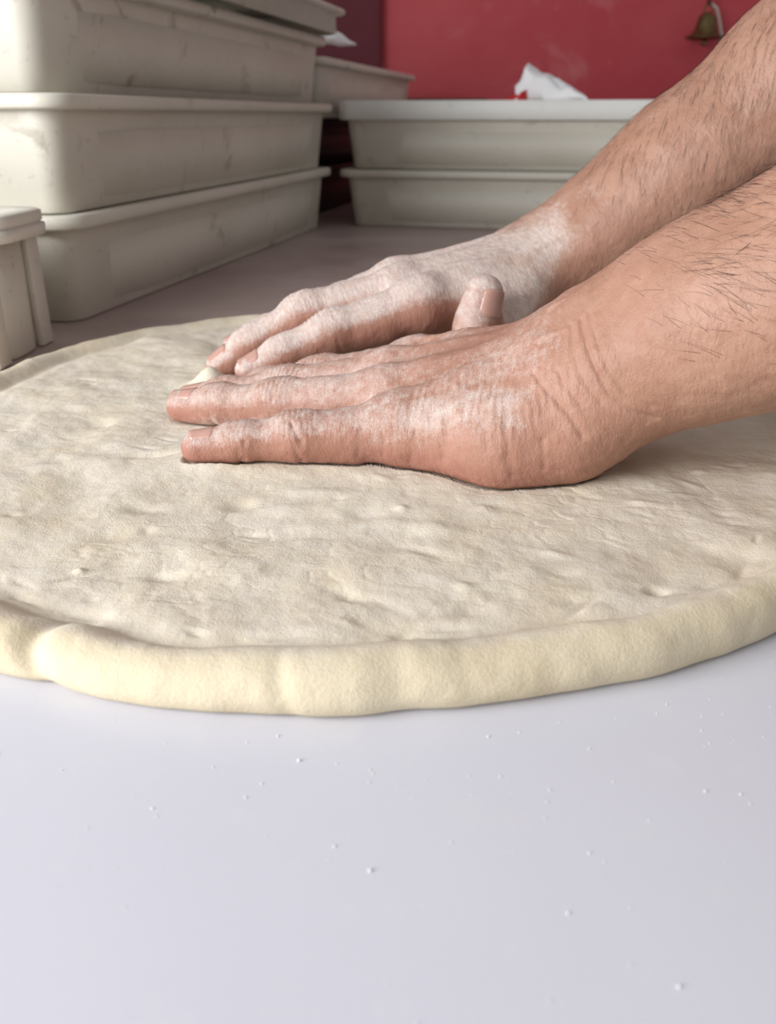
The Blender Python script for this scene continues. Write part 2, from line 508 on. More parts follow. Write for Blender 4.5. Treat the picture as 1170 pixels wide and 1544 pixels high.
    for px, d, w in ((427, 0.0005, 0.015), (600, 0.0006, 0.03), (705, 0.0003, 0.02)):
        c = unz(px, 1000, 0.012); ang = math.atan2(c[1] - DC[1], c[0] - DC[0])
        g = np.exp(-((A - ang + 1.5 * (P[:, 2] - 0.01)) / w) ** 2) * (1 - inner)
        dz -= g * d * upf; dr -= g * d
    P[:, 2] = np.maximum(P[:, 2] + dz, np.where(inner > 0.5, 0.0035, 0.0))
    P[:, 0] += dr * np.cos(A); P[:, 1] += dr * np.sin(A)
    rimv = (1 - inner) * np.tile(np.concatenate((1 - 0.75 * smooth(0.25, 0.55, ps) * (np.arange(NP) > 14), np.zeros(NI))), NT)
    idx = np.arange(NT * NC).reshape(NT, NC)
    nx = np.roll(idx, -1, 0)
    F = np.stack([idx[:, :-1], nx[:, :-1], nx[:, 1:], idx[:, 1:]], -1).reshape(-1, 4)
    me = np_mesh('pizza_dough', P, F)
    bm = bmesh.new(); bm.from_mesh(me)
    bm.verts.ensure_lookup_table()
    bm.faces.new([bm.verts[i] for i in idx[:, 0]][::-1])
    bm.faces.new([bm.verts[i] for i in idx[:, -1]])
    bm.to_mesh(me); bm.free()
    attr(me, 'rim', rimv)
    o = link('pizza_dough', me, M['dough'])
    tag(o, 'large round floured sheet of pizza dough with a thick rolled rim', 'dough')
    return P.reshape(NT, NC, 3)
DOUGH = make_dough()

# ------------------------------------------------------------------ dough crates
def make_crate(name, L, W, H, mat, loc, rz, label, cat, group=None, rim_h=0.0095, rim_mat=None, lid_mat=None):
    """tapered stackable dough box; local x across, y along; origin at its base corner (x=0 is the right-hand long side, y=0 the near end)"""
    root = empty(name, loc, rz)
    tag(root, label, cat, group)
    hx, hy = W / 2, L / 2
    cx, cy = -hx, hy
    tp = 0.010
    def ring(inset, z, r=0.017):
        return [(cx + x, cy + y, z) for x, y in rrect(hx - inset, hy - inset, max(r - inset * 0.3, 0.004))]
    bm = bmesh.new()
    loft(bm, [ring(tp + 0.001, 0.0), ring(tp, 0.0012), ring(0.0035, H - rim_h - 0.004), ring(0.003, H - 0.0065), ring(0.0075, H - 0.006), ring(tp + 0.006, 0.006)])
    link('body', bm_mesh('body', bm), mat, root)
    bm = bmesh.new()
    loft(bm, [ring(0.0034, H - rim_h), ring(-0.0055, H - rim_h + 0.0007), ring(-0.0065, H - rim_h + 0.002), ring(-0.0065, H - 0.0015), ring(-0.005, H), ring(0.0035, H), ring(0.0065, H - 0.002), ring(0.0070, H - 0.0085)])
    link('rim', bm_mesh('rim', bm), rim_mat or mat, root)
    # raised side panels between the corner posts (parts standing proud of the wall)
    def sl(z): return tp + (0.0035 - tp) * (z - 0.004) / (H - 0.018)
    z0, z1 = 0.006, H - rim_h - 0.0115
    for side in range(4):
        half = (hy if side % 2 == 0 else hx) - 0.052
        bm = bmesh.new()
        rows = []
        for z, pr in ((z0, -0.001), (z0 + 0.0015, 0.0028), (z1 - 0.0015, 0.0028), (z1, -0.001)):
            off = -sl(z) + pr
            row = []
            for tpos in np.linspace(-half, half, 9):
                e = 0.0 if abs(tpos) < half else -0.003
                if side == 0: p = (cx + hx + off + e, cy + tpos, z)
                elif side == 2: p = (cx - hx - off - e, cy - tpos, z)
                elif side == 1: p = (cx + tpos, cy + hy + off + e, z)
                else: p = (cx + tpos, cy - hy - off - e, z)
                row.append(bm.verts.new(p))
            rows.append(row)
        for ra, rb in zip(rows[:-1], rows[1:]):
            for i in range(8): bm.faces.new((ra[i], ra[i + 1], rb[i + 1], rb[i]))
        link('side_panel', bm_mesh('side_panel', bm), mat, root)
    if lid_mat:
        bm = bmesh.new()
        loft(bm, [ring(0.0045, H - 0.004), ring(0.0045, H - 0.0005), ring(0.006, H + 0.0002), ring(0.03, H + 0.0002)])
        link('lid', bm_mesh('lid', bm), lid_mat, root)
    return root

def make_lid(L, W, H, mat, loc, rz, label, name='crate_lid'):
    root = empty(name, loc, rz)
    tag(root, label, 'crate lid')
    hx, hy = W / 2, L / 2
    def ring(inset, z, r=0.03): return [(-hx + x, hy + y, z) for x, y in rrect(hx - inset, hy - inset, r)]
    bm = bmesh.new()
    loft(bm, [ring(0.004, H - 0.006), ring(0.004, 0.0), ring(0.0, 0.0005), ring(0.0, H - 0.006), ring(-0.008, H - 0.0055), ring(-0.0095, H - 0.003), ring(-0.008, H), ring(0.012, H), ring(0.016, H - 0.004)], False, True)
    link('tray', bm_mesh('tray', bm), mat, root)
    bm = bmesh.new()
    loft(bm, [ring(0.05, H - 0.0045), ring(0.052, H - 0.001), ring(0.07, H - 0.001), ring(0.072, H - 0.0045)], True, True)
    link('raised_field', bm_mesh('raised_field', bm), mat, root)
    return root

PH = 0.0715
SB = np.array([-0.207, 0.583])
ux, uy = math.sin(UA), math.cos(UA)
tagword = ['bottom crate of the stack beside the dough', 'middle crate of the stack beside the dough', 'upper crate under the tray lid in the stack beside the dough']
offs = [(0, 0), (0.004, -0.006), (-0.002, 0.002)]
for k in range(3):
    dx, dy = offs[k]
    make_crate('dough_crate', 0.60, 0.40, PH - 0.0003, M['crate'], (SB[0] + dx, SB[1] + dy, k * PH + 0.0002), -UA,
               'grey plastic dough box, ' + tagword[k], 'crate', 'stacked dough boxes beside the dough')
make_lid(0.60, 0.40, 0.026, M['crate'], (SB[0] + 0.016 + ux * 0.02, SB[1] + uy * 0.02, 3 * PH + 0.0035), -UA,
         'grey plastic tray lid lying askew on the tall crate stack')
# second stack behind the first
S2 = SB + np.array([ux, uy]) * 0.66 + np.array([-0.022, 0])
P2 = PH - 0.008
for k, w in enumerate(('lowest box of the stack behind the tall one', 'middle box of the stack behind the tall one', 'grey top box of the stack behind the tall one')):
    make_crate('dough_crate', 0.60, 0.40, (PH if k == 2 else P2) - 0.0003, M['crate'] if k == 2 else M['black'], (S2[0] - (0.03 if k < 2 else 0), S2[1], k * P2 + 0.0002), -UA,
               ('dough box coloured black for gap shade, ' if k < 2 else 'dough box, ') + w, 'crate', 'stacked boxes at the back')
# crates standing across the back
BA = -UA
c = unz(528, 341, 0)
BT = 0.147
for k, w in enumerate(('lower one of the pair standing across the back', 'upper one with a thick white rim across the back')):
    r = make_crate('dough_crate', 0.40, 0.62, 0.0682 if k == 0 else BT - 0.0685, M['crate'], (0, 0, 0), 0, 'pale plastic dough box, ' + w, 'crate', 'dough boxes across the back',
                   rim_h=0.0095 if k == 0 else 0.022, rim_mat=M['crate_white'] if k else None, lid_mat=M['crate_white'] if k else None)
    r.location = (c[0] + 0.62 * math.cos(BA) - 0.008, c[1] + 0.62 * math.sin(BA), k * 0.0684 + 0.0002)
    r.rotation_euler = (0, 0, BA)

# ribbed container beside the stack
def ribbed():
    root = empty('ribbed_container', (-0.345, 0.518, 0.0002), math.radians(-4))
    tag(root, 'dirty white ribbed plastic container with a flat rim beside the crate stack', 'container')
    hx, hy, H = 0.135, 0.028, 0.081
    def ring(inset, z, r=0.016): return [(x, y, z) for x, y in rrect(hx - inset, hy - inset, r)]
    bm = bmesh.new()
    loft(bm, [ring(0.006, 0), ring(0.005, 0.002), ring(0.004, H - 0.012), ring(0.008, H - 0.012), ring(0.010, 0.004)])
    link('body', bm_mesh('body', bm), M['crate_dirty'], root)
    bm = bmesh.new()
    loft(bm, [ring(0.0005, H - 0.015), ring(-0.007, H - 0.014), ring(-0.0075, H - 0.008), ring(-0.0055, H - 0.007), ring(-0.0065, H - 0.006), ring(-0.0065, H - 0.001), ring(-0.005, H), ring(0.004, H), ring(0.007, H - 0.002), ring(0.012, H - 0.003)])
    link('rim', bm_mesh('rim', bm), M['crate_dirty'], root)
    for x in np.arange(0.1285, -0.13, -0.0112):
        for sy in (-1, 1):
            bm = bmesh.new()
            add_box(bm, x - 0.0023, x + 0.0023, sy * hy - 0.008, sy * hy + 0.0065, 0.0, H - 0.013, bev=0.001, seg=2)
            link('rib', bm_mesh('rib', bm), M['crate_dirty'], root)
    return root
ribbed()

# crumpled white paper on the back crates
def crumpled(name, loc, rz, sx, sy, sz, label, cat, seed, mat, red=False):
    n1, n2 = 30, 24
    V = []
    rs = np.random.RandomState(seed)
    root = empty(name, loc, rz)
    tag(root, label, cat)
    # a folded bag: closed shell, tall ragged end, sloping down to a thin end
    for i in range(n1 + 1):
        u = i / n1
        h = sz * (0.06 + 0.94 * (1 - u) ** 0.85) * (0.55 + 0.45 * min(1, u / 0.10))
        w = sy * (0.8 + 0.2 * u)
        for j in range(n2):
            a = 2 * math.pi * j / n2
            ca, sa = math.cos(a), math.sin(a)
            x = sx * u
            y = w * 0.5 * np.sign(ca) * abs(ca) ** 0.6
            z = h * (0.5 + 0.5 * np.sign(sa) * abs(sa) ** 0.7)
            V.append((x, y, z))
    V = np.array(V)
    amp = sz * 0.10
    nn = np.stack([fbm(V + 3 * k + seed, 38, 3, 5 + k + seed) for k in range(3)], 1)
    nn -= np.abs(nn) * 0.6
    V2 = V + nn * amp * np.clip(V[:, 2:3] / 0.004, 0, 1)
    V2[:n2, 0] += sx * 0.05 * rs.uniform(-1, 1, n2)
    V2[:, 2] = np.maximum(V2[:, 2], 0)
    idx = np.arange((n1 + 1) * n2).reshape(n1 + 1, n2)
    nx = np.roll(idx, -1, 1)
    F = np.stack([idx[:-1], idx[1:], nx[1:], nx[:-1]], -1).reshape(-1, 4)
    me = np_mesh('sheet', V2, F)
    bm = bmesh.new(); bm.from_mesh(me); bm.verts.ensure_lookup_table()
    bm.faces.new([bm.verts[i] for i in idx[0]]); bm.faces.new([bm.verts[i] for i in idx[-1]][::-1])
    bmesh.ops.recalc_face_normals(bm, faces=bm.faces)
    bm.to_mesh(me); bm.free()
    link('sheet', me, mat, root)
    if red:
        bm = bmesh.new()
        loft(bm, [[(-0.016, -0.03, 0), (0.012, -0.034, 0), (0.014, 0.02, 0), (-0.012, 0.02, 0)], [(-0.010, -0.026, 0.006), (0.012, -0.03, 0.014), (0.014, 0.018, 0.014), (-0.008, 0.018, 0.007)]])
        link('printed_corner', bm_mesh('printed_corner', bm), M['redprint'], root)
    return root
ZT = BT + 0.0003
def on_back(px, py):
    p = unz(px, py, 0.0); q = proj(p)
    return q
def at_depth(px, py, d):
    return _C + d * (_fw + _rt * (px - 585) / CF + _up * (772 - py) / CF)
pp = at_depth(785, 158, 1.15)
crumpled('paper_bag', (pp[0], pp[1] + 0.02, ZT + 0.0002), BA, 0.092, 0.07, 0.050, 'crumpled white paper bag with a red printed corner on the white lid', 'paper bag', 3, M['paper'], True)
pw = at_depth(492, 70, 1.10)
crumpled('paper_scrap', (pw[0] - 0.002, pw[1] + 0.05, 3 * PH + 0.003), math.radians(60), 0.05, 0.03, 0.02, 'small white paper scrap stuck out beneath the askew tray lid', 'paper', 8, M['paper'])
# narrow dark ledge on the wall behind the back crates
lg = at_depth(660, 153, 1.9)
o = box_obj('wall_ledge', M['wood'], None, (lg[0] - 0.09, lg[0] + 0.10, WALLY - 0.05, WALLY - 0.0002, lg[2] - 0.01, lg[2] + 0.004), 0.003)
tag(o, 'narrow dark wooden ledge on the red wall behind the back boxes', 'ledge')

# ------------------------------------------------------------------ brass bell
def bell():
    c = at_depth(1062, 57, 1.76)
    root = empty('hanging_bell', tuple(c))
    tag(root, 'small aged brass bell hanging by a cord from a wall bracket', 'bell')
    s = 0.001
    prof = [(0, 44), (6, 44), (11, 42.5), (15, 39), (17, 34), (18.5, 26), (20.5, 18), (24, 11), (30, 5), (37, 1.5), (39, 0), (38, -1.2), (35, 0), (28, 4), (22, 10), (18.5, 18), (16, 28), (12, 38), (0, 40)]
    lathe_obj('bell_body', [(r * s, z * s) for r, z in prof], M['brass'], root)
    tube_obj('clapper_rod', [(0, 0, 0.038), (0.001, 0, -0.004)], 0.0016, M['brass'], root)
    lathe_obj('clapper', [(0, -16 * s), (4 * s, -14.5 * s), (6 * s, -10 * s), (5 * s, -5 * s), (2 * s, -2 * s), (0, -1.5 * s)], M['brass'], root, 20)
    tube_obj('loop', [(0.008 * math.cos(a), 0, 0.051 + 0.009 * math.sin(a)) for a in np.linspace(-1.2, math.pi + 1.2, 16)], 0.0022, M['brass'], root)
    tube_obj('hanger', [(0, 0, 0.058), (0, 0, 0.11), (0, 0.03, 0.16), (0, WALLY - c[1] - 0.002, 0.165)], 0.004, M['steel'], root)
    tube_obj('cord', [(0.006, 0.0, 0.060), (0.016, -0.004, 0.052), (0.024, -0.006, 0.03), (0.032, -0.006, 0.006), (0.036, -0.005, -0.03), (0.037, -0.004, -0.07)], 0.0024, M['cord'], root)
bell()

# ------------------------------------------------------------------ the person: implicit surface -> one mesh
class Prim:
    """tapered capsule a->b, optional flattening along unit axis n by factor s (<1 = thinner)"""
    def __init__(s, a, b, ra, rb, n=None, f=1.0):
        s.a, s.b, s.ra, s.rb = np.array(a, float), np.array(b, float), ra, rb
        s.n, s.f = (None if n is None else np.array(n, float) / np.linalg.norm(n)), f
    def __call__(s, p):
        a, b = s.a, s.b
        q = p - a
        ba = b - a
        if s.n is not None:
            k = 1 / s.f - 1
            q = q + np.outer(q @ s.n, s.n) * k
            ba = ba + s.n * (ba @ s.n) * k
        L = max(ba @ ba, 1e-12)
        t = np.clip(q @ ba / L, 0, 1)
        d = np.sqrt(((q - t[:, None] * ba) ** 2).sum(1))
        d = d - (s.ra + (s.rb - s.ra) * t)
        return d * (s.f if s.f < 1 else 1.0)

def smin(a, b, k):
    h = np.clip(0.5 + 0.5 * (b - a) / k, 0, 1)
    return b + (a - b) * h - k * h * (1 - h)

class Tree:
    def __init__(s): s.groups = []      # (prims, k_inside, k_to_rest)
    def add(s, prims, k, kr): s.groups.append((prims, k, kr))
    def floor(s, z, k): s.fl = (z, k)
    fl = None
    def __call__(s, p, mask=None):
        d = None; c = 0
        for prims, k, kr in s.groups:
            g = None
            for pr in prims:
                on = mask is None or mask[c]
                c += 1
                if not on: continue
                e = pr(p)
                g = e if g is None else smin(g, e, k)
            if g is None: continue
            d = g if d is None else smin(d, g, kr)
        if d is None: d = np.full(len(p), 1.0)
        if s.fl: d = -smin(-d, -(s.fl[0] - p[:, 2]), s.fl[1])
        return d

def surface_nets(tree, lo, hi, h, keep=None):
    B = 16
    lo = np.floor(np.array(lo) / h) * h
    nb = np.ceil((np.array(hi) - lo) / (h * B)).astype(int)
    bi = np.stack(np.meshgrid(*[np.arange(n) for n in nb], indexing='ij'), -1).reshape(-1, 3)
    cen = lo + (bi + 0.5) * (B * h)
    hd = B * h * 0.5 * math.sqrt(3)
    d0 = np.concatenate([tree(c) for c in np.array_split(cen, max(1, len(cen) // 20000))])
    act = np.abs(d0) < hd * 1.5 + 0.004
    if keep is not None: act &= keep(cen, hd)
    bi, cen = bi[act], cen[act]
    prims = [pr for g in tree.groups for pr in g[0]]
    near = np.stack([pr(cen) < hd * 1.3 + 0.036 for pr in prims], 1)
    g1 = np.arange(B + 1)
    gx, gy, gz = np.meshgrid(g1, g1, g1, indexing='ij')
    loc = np.stack([gx, gy, gz], -1).reshape(-1, 3)
    N = nb * B + 2
    key = lambda ijk: (ijk[:, 0] * N[1] + ijk[:, 1]) * N[2] + ijk[:, 2]
    ck, cv, quads = [], [], []
    for b, mk in zip(bi, near):
        base = b * B
        d = tree(lo + (base + loc) * h, mk).reshape(B + 1, B + 1, B + 1)
        sg = d < 0
        if sg.all() or not sg.any(): continue
        corners = np.stack([sg[i:B + i, j:B + j, k:B + k] for i in (0, 1) for j in (0, 1) for k in (0, 1)], -1)
        a = corners.any(-1) & ~corners.all(-1)
        ci = np.argwhere(a)
        acc = np.zeros((len(ci), 3)); cnt = np.zeros(len(ci))
        for ax in range(3):
            for u in (0, 1):
                for v in (0, 1):
                    o = [0, 0, 0]; o[(ax + 1) % 3] = u; o[(ax + 2) % 3] = v
                    p0 = ci + o
                    p1 = p0.copy(); p1[:, ax] += 1
                    e0 = d[p0[:, 0], p0[:, 1], p0[:, 2]]; e1 = d[p1[:, 0], p1[:, 1], p1[:, 2]]
                    m = (e0 < 0) != (e1 < 0)
                    t = np.where(m, e0 / np.where(m, e0 - e1, 1), 0)
                    q = p0.astype(float); q[:, ax] += t
                    acc[m] += q[m]; cnt[m] += 1
        cv.append(lo + (base + acc / cnt[:, None]) * h)
        ck.append(key(ci + base))
        for ax in range(3):
            sl0 = [slice(0, B)] * 3; sl1 = [slice(0, B)] * 3; sl1[ax] = slice(1, B + 1)
            s0, s1 = sg[tuple(sl0)], sg[tuple(sl1)]
            ei = np.argwhere(s0 != s1)
            if not len(ei): continue
            fl = s0[ei[:, 0], ei[:, 1], ei[:, 2]]
            gi = ei + base
            A1 = np.zeros(3, int); A1[(ax + 1) % 3] = 1
            A2 = np.zeros(3, int); A2[(ax + 2) % 3] = 1
            ok = (gi >= (A1 + A2)).all(1)
            gi, fl = gi[ok], fl[ok]
            k4 = np.stack([key(gi - A1 - A2), key(gi - A2), key(gi), key(gi - A1)], 1)
            k4[~fl] = k4[~fl][:, ::-1]
            quads.append(k4)
    ck = np.concatenate(ck); cv = np.concatenate(cv); quads = np.concatenate(quads)
    o = np.argsort(ck); ck, cv = ck[o], cv[o]
    pos = np.clip(np.searchsorted(ck, quads), 0, len(ck) - 1)
    ok = (ck[pos] == quads).all(1)
    return cv, pos[ok]

def vnormals(V, F):
    n = np.cross(V[F[:, 2]] - V[F[:, 0]], V[F[:, 3]] - V[F[:, 1]])
    N = np.zeros_like(V)
    for k in range(4):
        for ax in range(3): N[:, ax] += np.bincount(F[:, k], n[:, ax], len(V))
    return N / np.maximum(np.linalg.norm(N, axis=1), 1e-12)[:, None]

def relax(V, F, it=2, lam=0.5):
    e = np.concatenate([F[:, [0, 1]], F[:, [1, 2]], F[:, [2, 3]], F[:, [3, 0]]])
    e = np.concatenate([e, e[:, ::-1]])
    deg = np.maximum(np.bincount(e[:, 0], minlength=len(V)), 1)[:, None]
    for i in range(it):
        for l in (lam, -lam * 1.03):
            S = np.stack([np.bincount(e[:, 0], V[e[:, 1], ax], len(V)) for ax in range(3)], 1) / deg
            V = V + l * (S - V)
    return V

NAMES = ['pinky', 'ring', 'middle', 'index']
BASE = dict(pinky=(.080, -.032, -.005, (.037, .022, .016)), ring=(.090, -.013, .0, (.046, .029, .018)),
            middle=(.096, .007, .001, (.050, .031, .019)), index=(.092, .028, -.001, (.046, .027, .018)))
RAD = dict(pinky=(.0112, .0091, .0072, .0058), ring=(.0122, .0099, .0083, .0064), middle=(.0126, .0102, .0086, .0067), index=(.0124, .0102, .0086, .0066))

class Hand:
    def __init__(s, W, hd, pt, roll, sc, side, pose, thumb, arm, zfloor):
        s.W = np.array(W); s.sc = sc; s.side = side
        h, p, r = map(math.radians, (hd, pt, roll))
        f = np.array([-math.cos(h) * math.cos(p), math.sin(h) * math.cos(p), -math.sin(p)])
        t = np.cross([0, 0, 1], f); t /= np.linalg.norm(t)
        if t[1] * side < 0: t = -t
        n = np.cross(f, t); n *= np.sign(n[2])
        s.f, s.t, s.n = f, t * math.cos(r) + n * math.sin(r), n * math.cos(r) - t * math.sin(r)
        s.fing = {}
        for k in NAMES:
            b = BASE[k]; sp, *fl = pose[k]
            o = s.P(*(sc * np.array(b[:3])))
            a = math.radians(sp); d0 = s.f * math.cos(a) + s.t * math.sin(a)
            pts = [o]; ang = 0; dirs = []
            for l, q in zip(b[3], fl):
                ang += math.radians(q)
                dv = d0 * math.cos(ang) - s.n * math.sin(ang)
                pts.append(pts[-1] + sc * l * dv)
                dirs.append((dv, s.n * math.cos(ang) + d0 * math.sin(ang)))
            s.fing[k] = (pts, dirs)
        s.thumb = [np.array(q) for q in thumb]
        s.arm = arm
        s.zf = zfloor
    def P(s, x, y, z): return s.W + x * s.f + y * s.t + z * s.n
    def local(s, V): q = V - s.W; return np.stack([q @ s.f, q @ s.t, q @ s.n], 1)

    def tree(s):
        T = Tree(); c = s.sc
        # forearm
        E, S = [np.array(q) for q in s.arm['pts']]
        ax = E - s.W; L = np.linalg.norm(ax); u = ax / L
        wn = s.n - u * (s.n @ u); wn /= np.linalg.norm(wn)
        A = lambda q, off=(0, 0): s.W + u * (q * L) + wn * off[0] + np.cross(u, wn) * off[1]
        r = s.arm['r']
        fa = [Prim(A(-0.01), A(.12), r[0], r[1], wn, .76), Prim(A(.12), A(.30), r[1], r[2], wn, .84), Prim(A(.30), A(.55), r[2], r[3], wn, .9),
              Prim(A(.55), A(.98), r[3], r[4], wn, .95), Prim(A(.98), S, r[4], .056, None)]
        for off, q0, q1, ra, rb in s.arm.get('extra', []):
            fa.append(Prim(A(q0, off), A(q1, off), ra, rb))
        T.add(fa, .02, .02)
        # palm
        pal = []
        cp = dict(index=(.012, .014, -.001), middle=(.010, .005, .001), ring=(.010, -.006, .001), pinky=(.010, -.016, -.003))
        for k in NAMES:
            q = s.fing[k][0][0]
            pal.append(Prim(s.P(*(c * np.array(cp[k]))), q - s.n * .001, .0158 * c, RAD[k][0] * c * 1.04))
        # flesh on the palm side
        hy = s.arm.get('hypo', .0175)
        pal += [Prim(s.P(.005, -.018, -.0085), s.P(.021, -.0245, -.0153), .0152 * c, hy * c), Prim(s.P(.019, -.024, -.0155), s.P(.042, -.030, -.016), hy * c, hy * c), Prim(s.P(.042, -.031, -.016), s.P(.072, -.031, -.011), hy * c, .0125 * c),
                Prim(s.P(.080, -.022, -.010), s.P(.086, .022, -.010), .0105 * c, .0115 * c), Prim(s.P(.03, 0, -.012), s.P(.07, 0, -.010), .014 * c, .012 * c)]
        T.add(pal, .010, .017)
        # thumb
        tm = s.thumb
        tr = s.arm['tr']
        th = [Prim(s.P(.012, .012, -.008), tm[0], .014 * c, tr[0]), Prim(tm[0], tm[1], tr[0], tr[1]), Prim(tm[1], tm[2], tr[1] , tr[2]), Prim(tm[2], tm[3], tr[2], tr[3])]
        mid = (tm[1] + tm[2]) / 2
        th += [Prim(tm[2] + (tm[3] - tm[2]) * .45 - s.tn * .0016, tm[3] - s.tn * .001, tr[2] * .95, tr[3] * .95)]
        T.add(th, .006, .012)
        web = [Prim(tm[0] * .55 + tm[1] * .45, s.P(.062, .030, -.006), .0105, .011)]
        T.add(web, .008, .014)
        # fingers: kept apart from each other, webbed into the palm
        fd = []
        for k in NAMES:
            pts, dirs = s.fing[k]; R = np.array(RAD[k]) * c
            g = [Prim(pts[0], pts[1], R[0], R[1]), Prim(pts[1], pts[2], R[1], R[2]), Prim(pts[2], pts[3], R[2], R[3])]
            # waist of the phalanges: slim the middles by building knuckles as extra bumps instead
            d0, n0 = dirs[0]; d1, n1 = dirs[1]; d2, n2 = dirs[2]
            g.append(Prim(pts[1] + n0 * R[1] * .28 - d0 * .0035, pts[1] + n1 * R[1] * .28 + d1 * .003, R[1] * .84, R[1] * .80))
            g.append(Prim(pts[2] + n1 * R[2] * .18 - d1 * .002, pts[2] + n2 * R[2] * .16 + d2 * .002, R[2] * .90, R[2] * .88))
            g.append(Prim(pts[0] * .55 + pts[1] * .45 - n0 * R[0] * .25, pts[0] * .3 + pts[1] * .7 - n0 * R[0] * .2, R[0] * .86, R[1] * .9))
            g.append(Prim(pts[2] * .6 + pts[3] * .4 - n2 * R[3] * .25, pts[3] - n2 * R[3] * .16, R[3] * .98, R[3] * .92))
            fd.append(g)
        s.fd = fd
        T.fingers = fd
        for g in fd: T.add(g, .0042, .0)
        # extra surface anatomy: knuckle heads, tendons, ulna head
        ex = []
        for k in NAMES:
            q = s.fing[k][0][0]; R = RAD[k][0] * c
            ex.append(Prim(q + s.n * R * .36 - s.f * .002, q + s.n * R * .34 + s.f * .003, R * .70, R * .66))
            w = s.P(.004, cp[k][1] * .55, .010) + s.n * .0020
            ex.append(Prim(q + s.n * R * .80, w, .0021, .0026))
        for a_, b_, r_ in s.arm.get('bumps', []): ex.append(Prim(a_, b_, r_, r_))
        T.add(ex, .003, .0065)
        T.floor(s.zf, .004)
        return T

class HandTree(Tree):
    pass

def _hand_call(s, p, mask=None):
    """arm and palm blended, fingers joined to the palm only at their roots, then knuckles/tendons"""
    c = 0; gs = []
    for prims, k, kr in s.groups:
        g = None
        for pr in prims:
            on = mask is None or mask[c]; c += 1
            if not on: continue
            e = pr(p)
            g = e if g is None else smin(g, e, k)
        gs.append(np.full(len(p), 1.0) if g is None else g)
    fa, pal, th, web, f1, f2, f3, f4, ex = gs
    d = smin(fa, pal, .020)
    d = smin(d, th, .010)
    d = smin(d, web, .014)
    fi = smin(smin(f1, f2, .0014), smin(f3, f4, .0014), .0014)
    d = smin(d, fi, .0065)
    d = smin(d, ex, .0065)
    if s.fl: d = -smin(-d, -(s.fl[0] - p[:, 2]), s.fl[1])
    return d
Tree.__call__ = _hand_call

# near hand = the person's left, far hand = right; poses fitted to the photograph
ZF = 0.0062
near = Hand((.0869, .3151, .0473), 22.4, 13.3, 5.5, 1.02, 1,
            dict(pinky=(-22.8, -9.0, -1, 0), ring=(-4.5, -6.6, -.4, -1.7), middle=(-1.5, -3.0, .6, -.6), index=(-4.0, -2.2, .6, -.6)),
            [(.066, .348, .034), (.040, .382, .026), (.018, .402, .021), (.000, .412, .017)],
            dict(pts=[(.300, .215, .176), (.50, .22, .40)], r=(.0292, .0312, .0385, .0455, .042), tr=(.0150, .0115, .0105, .008), extra=[((.0045, 0), .0, .12, .0235, .0265), ((.002, 0), .12, .34, .0265, .033)]), ZF)
near.tn = np.array([0, 0, 1.0])
near.arm['bumps'] = [(near.P(-.020, -.022, .008), near.P(-.026, -.021, .007), .011)]
far = Hand((.0955, .495, .0590), -18.5, 8.1, -2.0, 1.02, -1,
           dict(index=(-6, 7, 6.5, 2), middle=(-7, 2.5, 17, 5), ring=(-9, 8.5, 6, 0), pinky=(-14, 9, 8, 0)),
           [(.076, .470, .046), (.060, .434, .036), (.0415, .412, .034), (.0460, .415, .0530)],
           dict(pts=[(.302, .468, .217), (.50, .58, .42)], r=(.0300, .0320, .0370, .0430, .041), tr=(.0150, .0112, .0094, .0078)), ZF)
far.tn = np.array([0.62, -0.74, 0.1]); far.tn /= np.linalg.norm(far.tn)
far.arm['bumps'] = [(far.P(-.018, -.024, .014), far.P(-.024, -.023, .014), .0135)]

def nearest_on(V, vis, pix, tol=5.0):
    """surface points seen at given pixels (used once to lay skin creases along the surface)"""
    x, y, d = proj(V)
    out = []
    for px, py in pix:
        e = np.hypot(x - px, y - py)
        m = np.where(vis & (e < tol))[0]
        if len(m) == 0: continue
        m = m[np.argsort(d[m])[:max(1, len(m) // 3)]]
        out.append(V[m[np.argmin(e[m])]])
    return out

def seg_dist(V, a, b):
    ba = b - a; t = np.clip((V - a) @ ba / (ba @ ba), 0, 1)
    return np.linalg.norm(V - a - t[:, None] * ba, axis=1), t

def crease(V, N, vis, pix, width, depth):
    p = nearest_on(V, vis, pix)
    out = np.zeros(len(V))
    if len(p) < 2: return out
    p = [np.array(q) for q in p]
    # only the local neighbourhood
    for a, b in zip(p[:-1], p[1:]):
        if np.linalg.norm(b - a) < 1e-6: continue
        d, t = seg_dist(V, a, b)
        out = np.maximum(out, np.exp(-(d / width) ** 2))
    return -depth * out

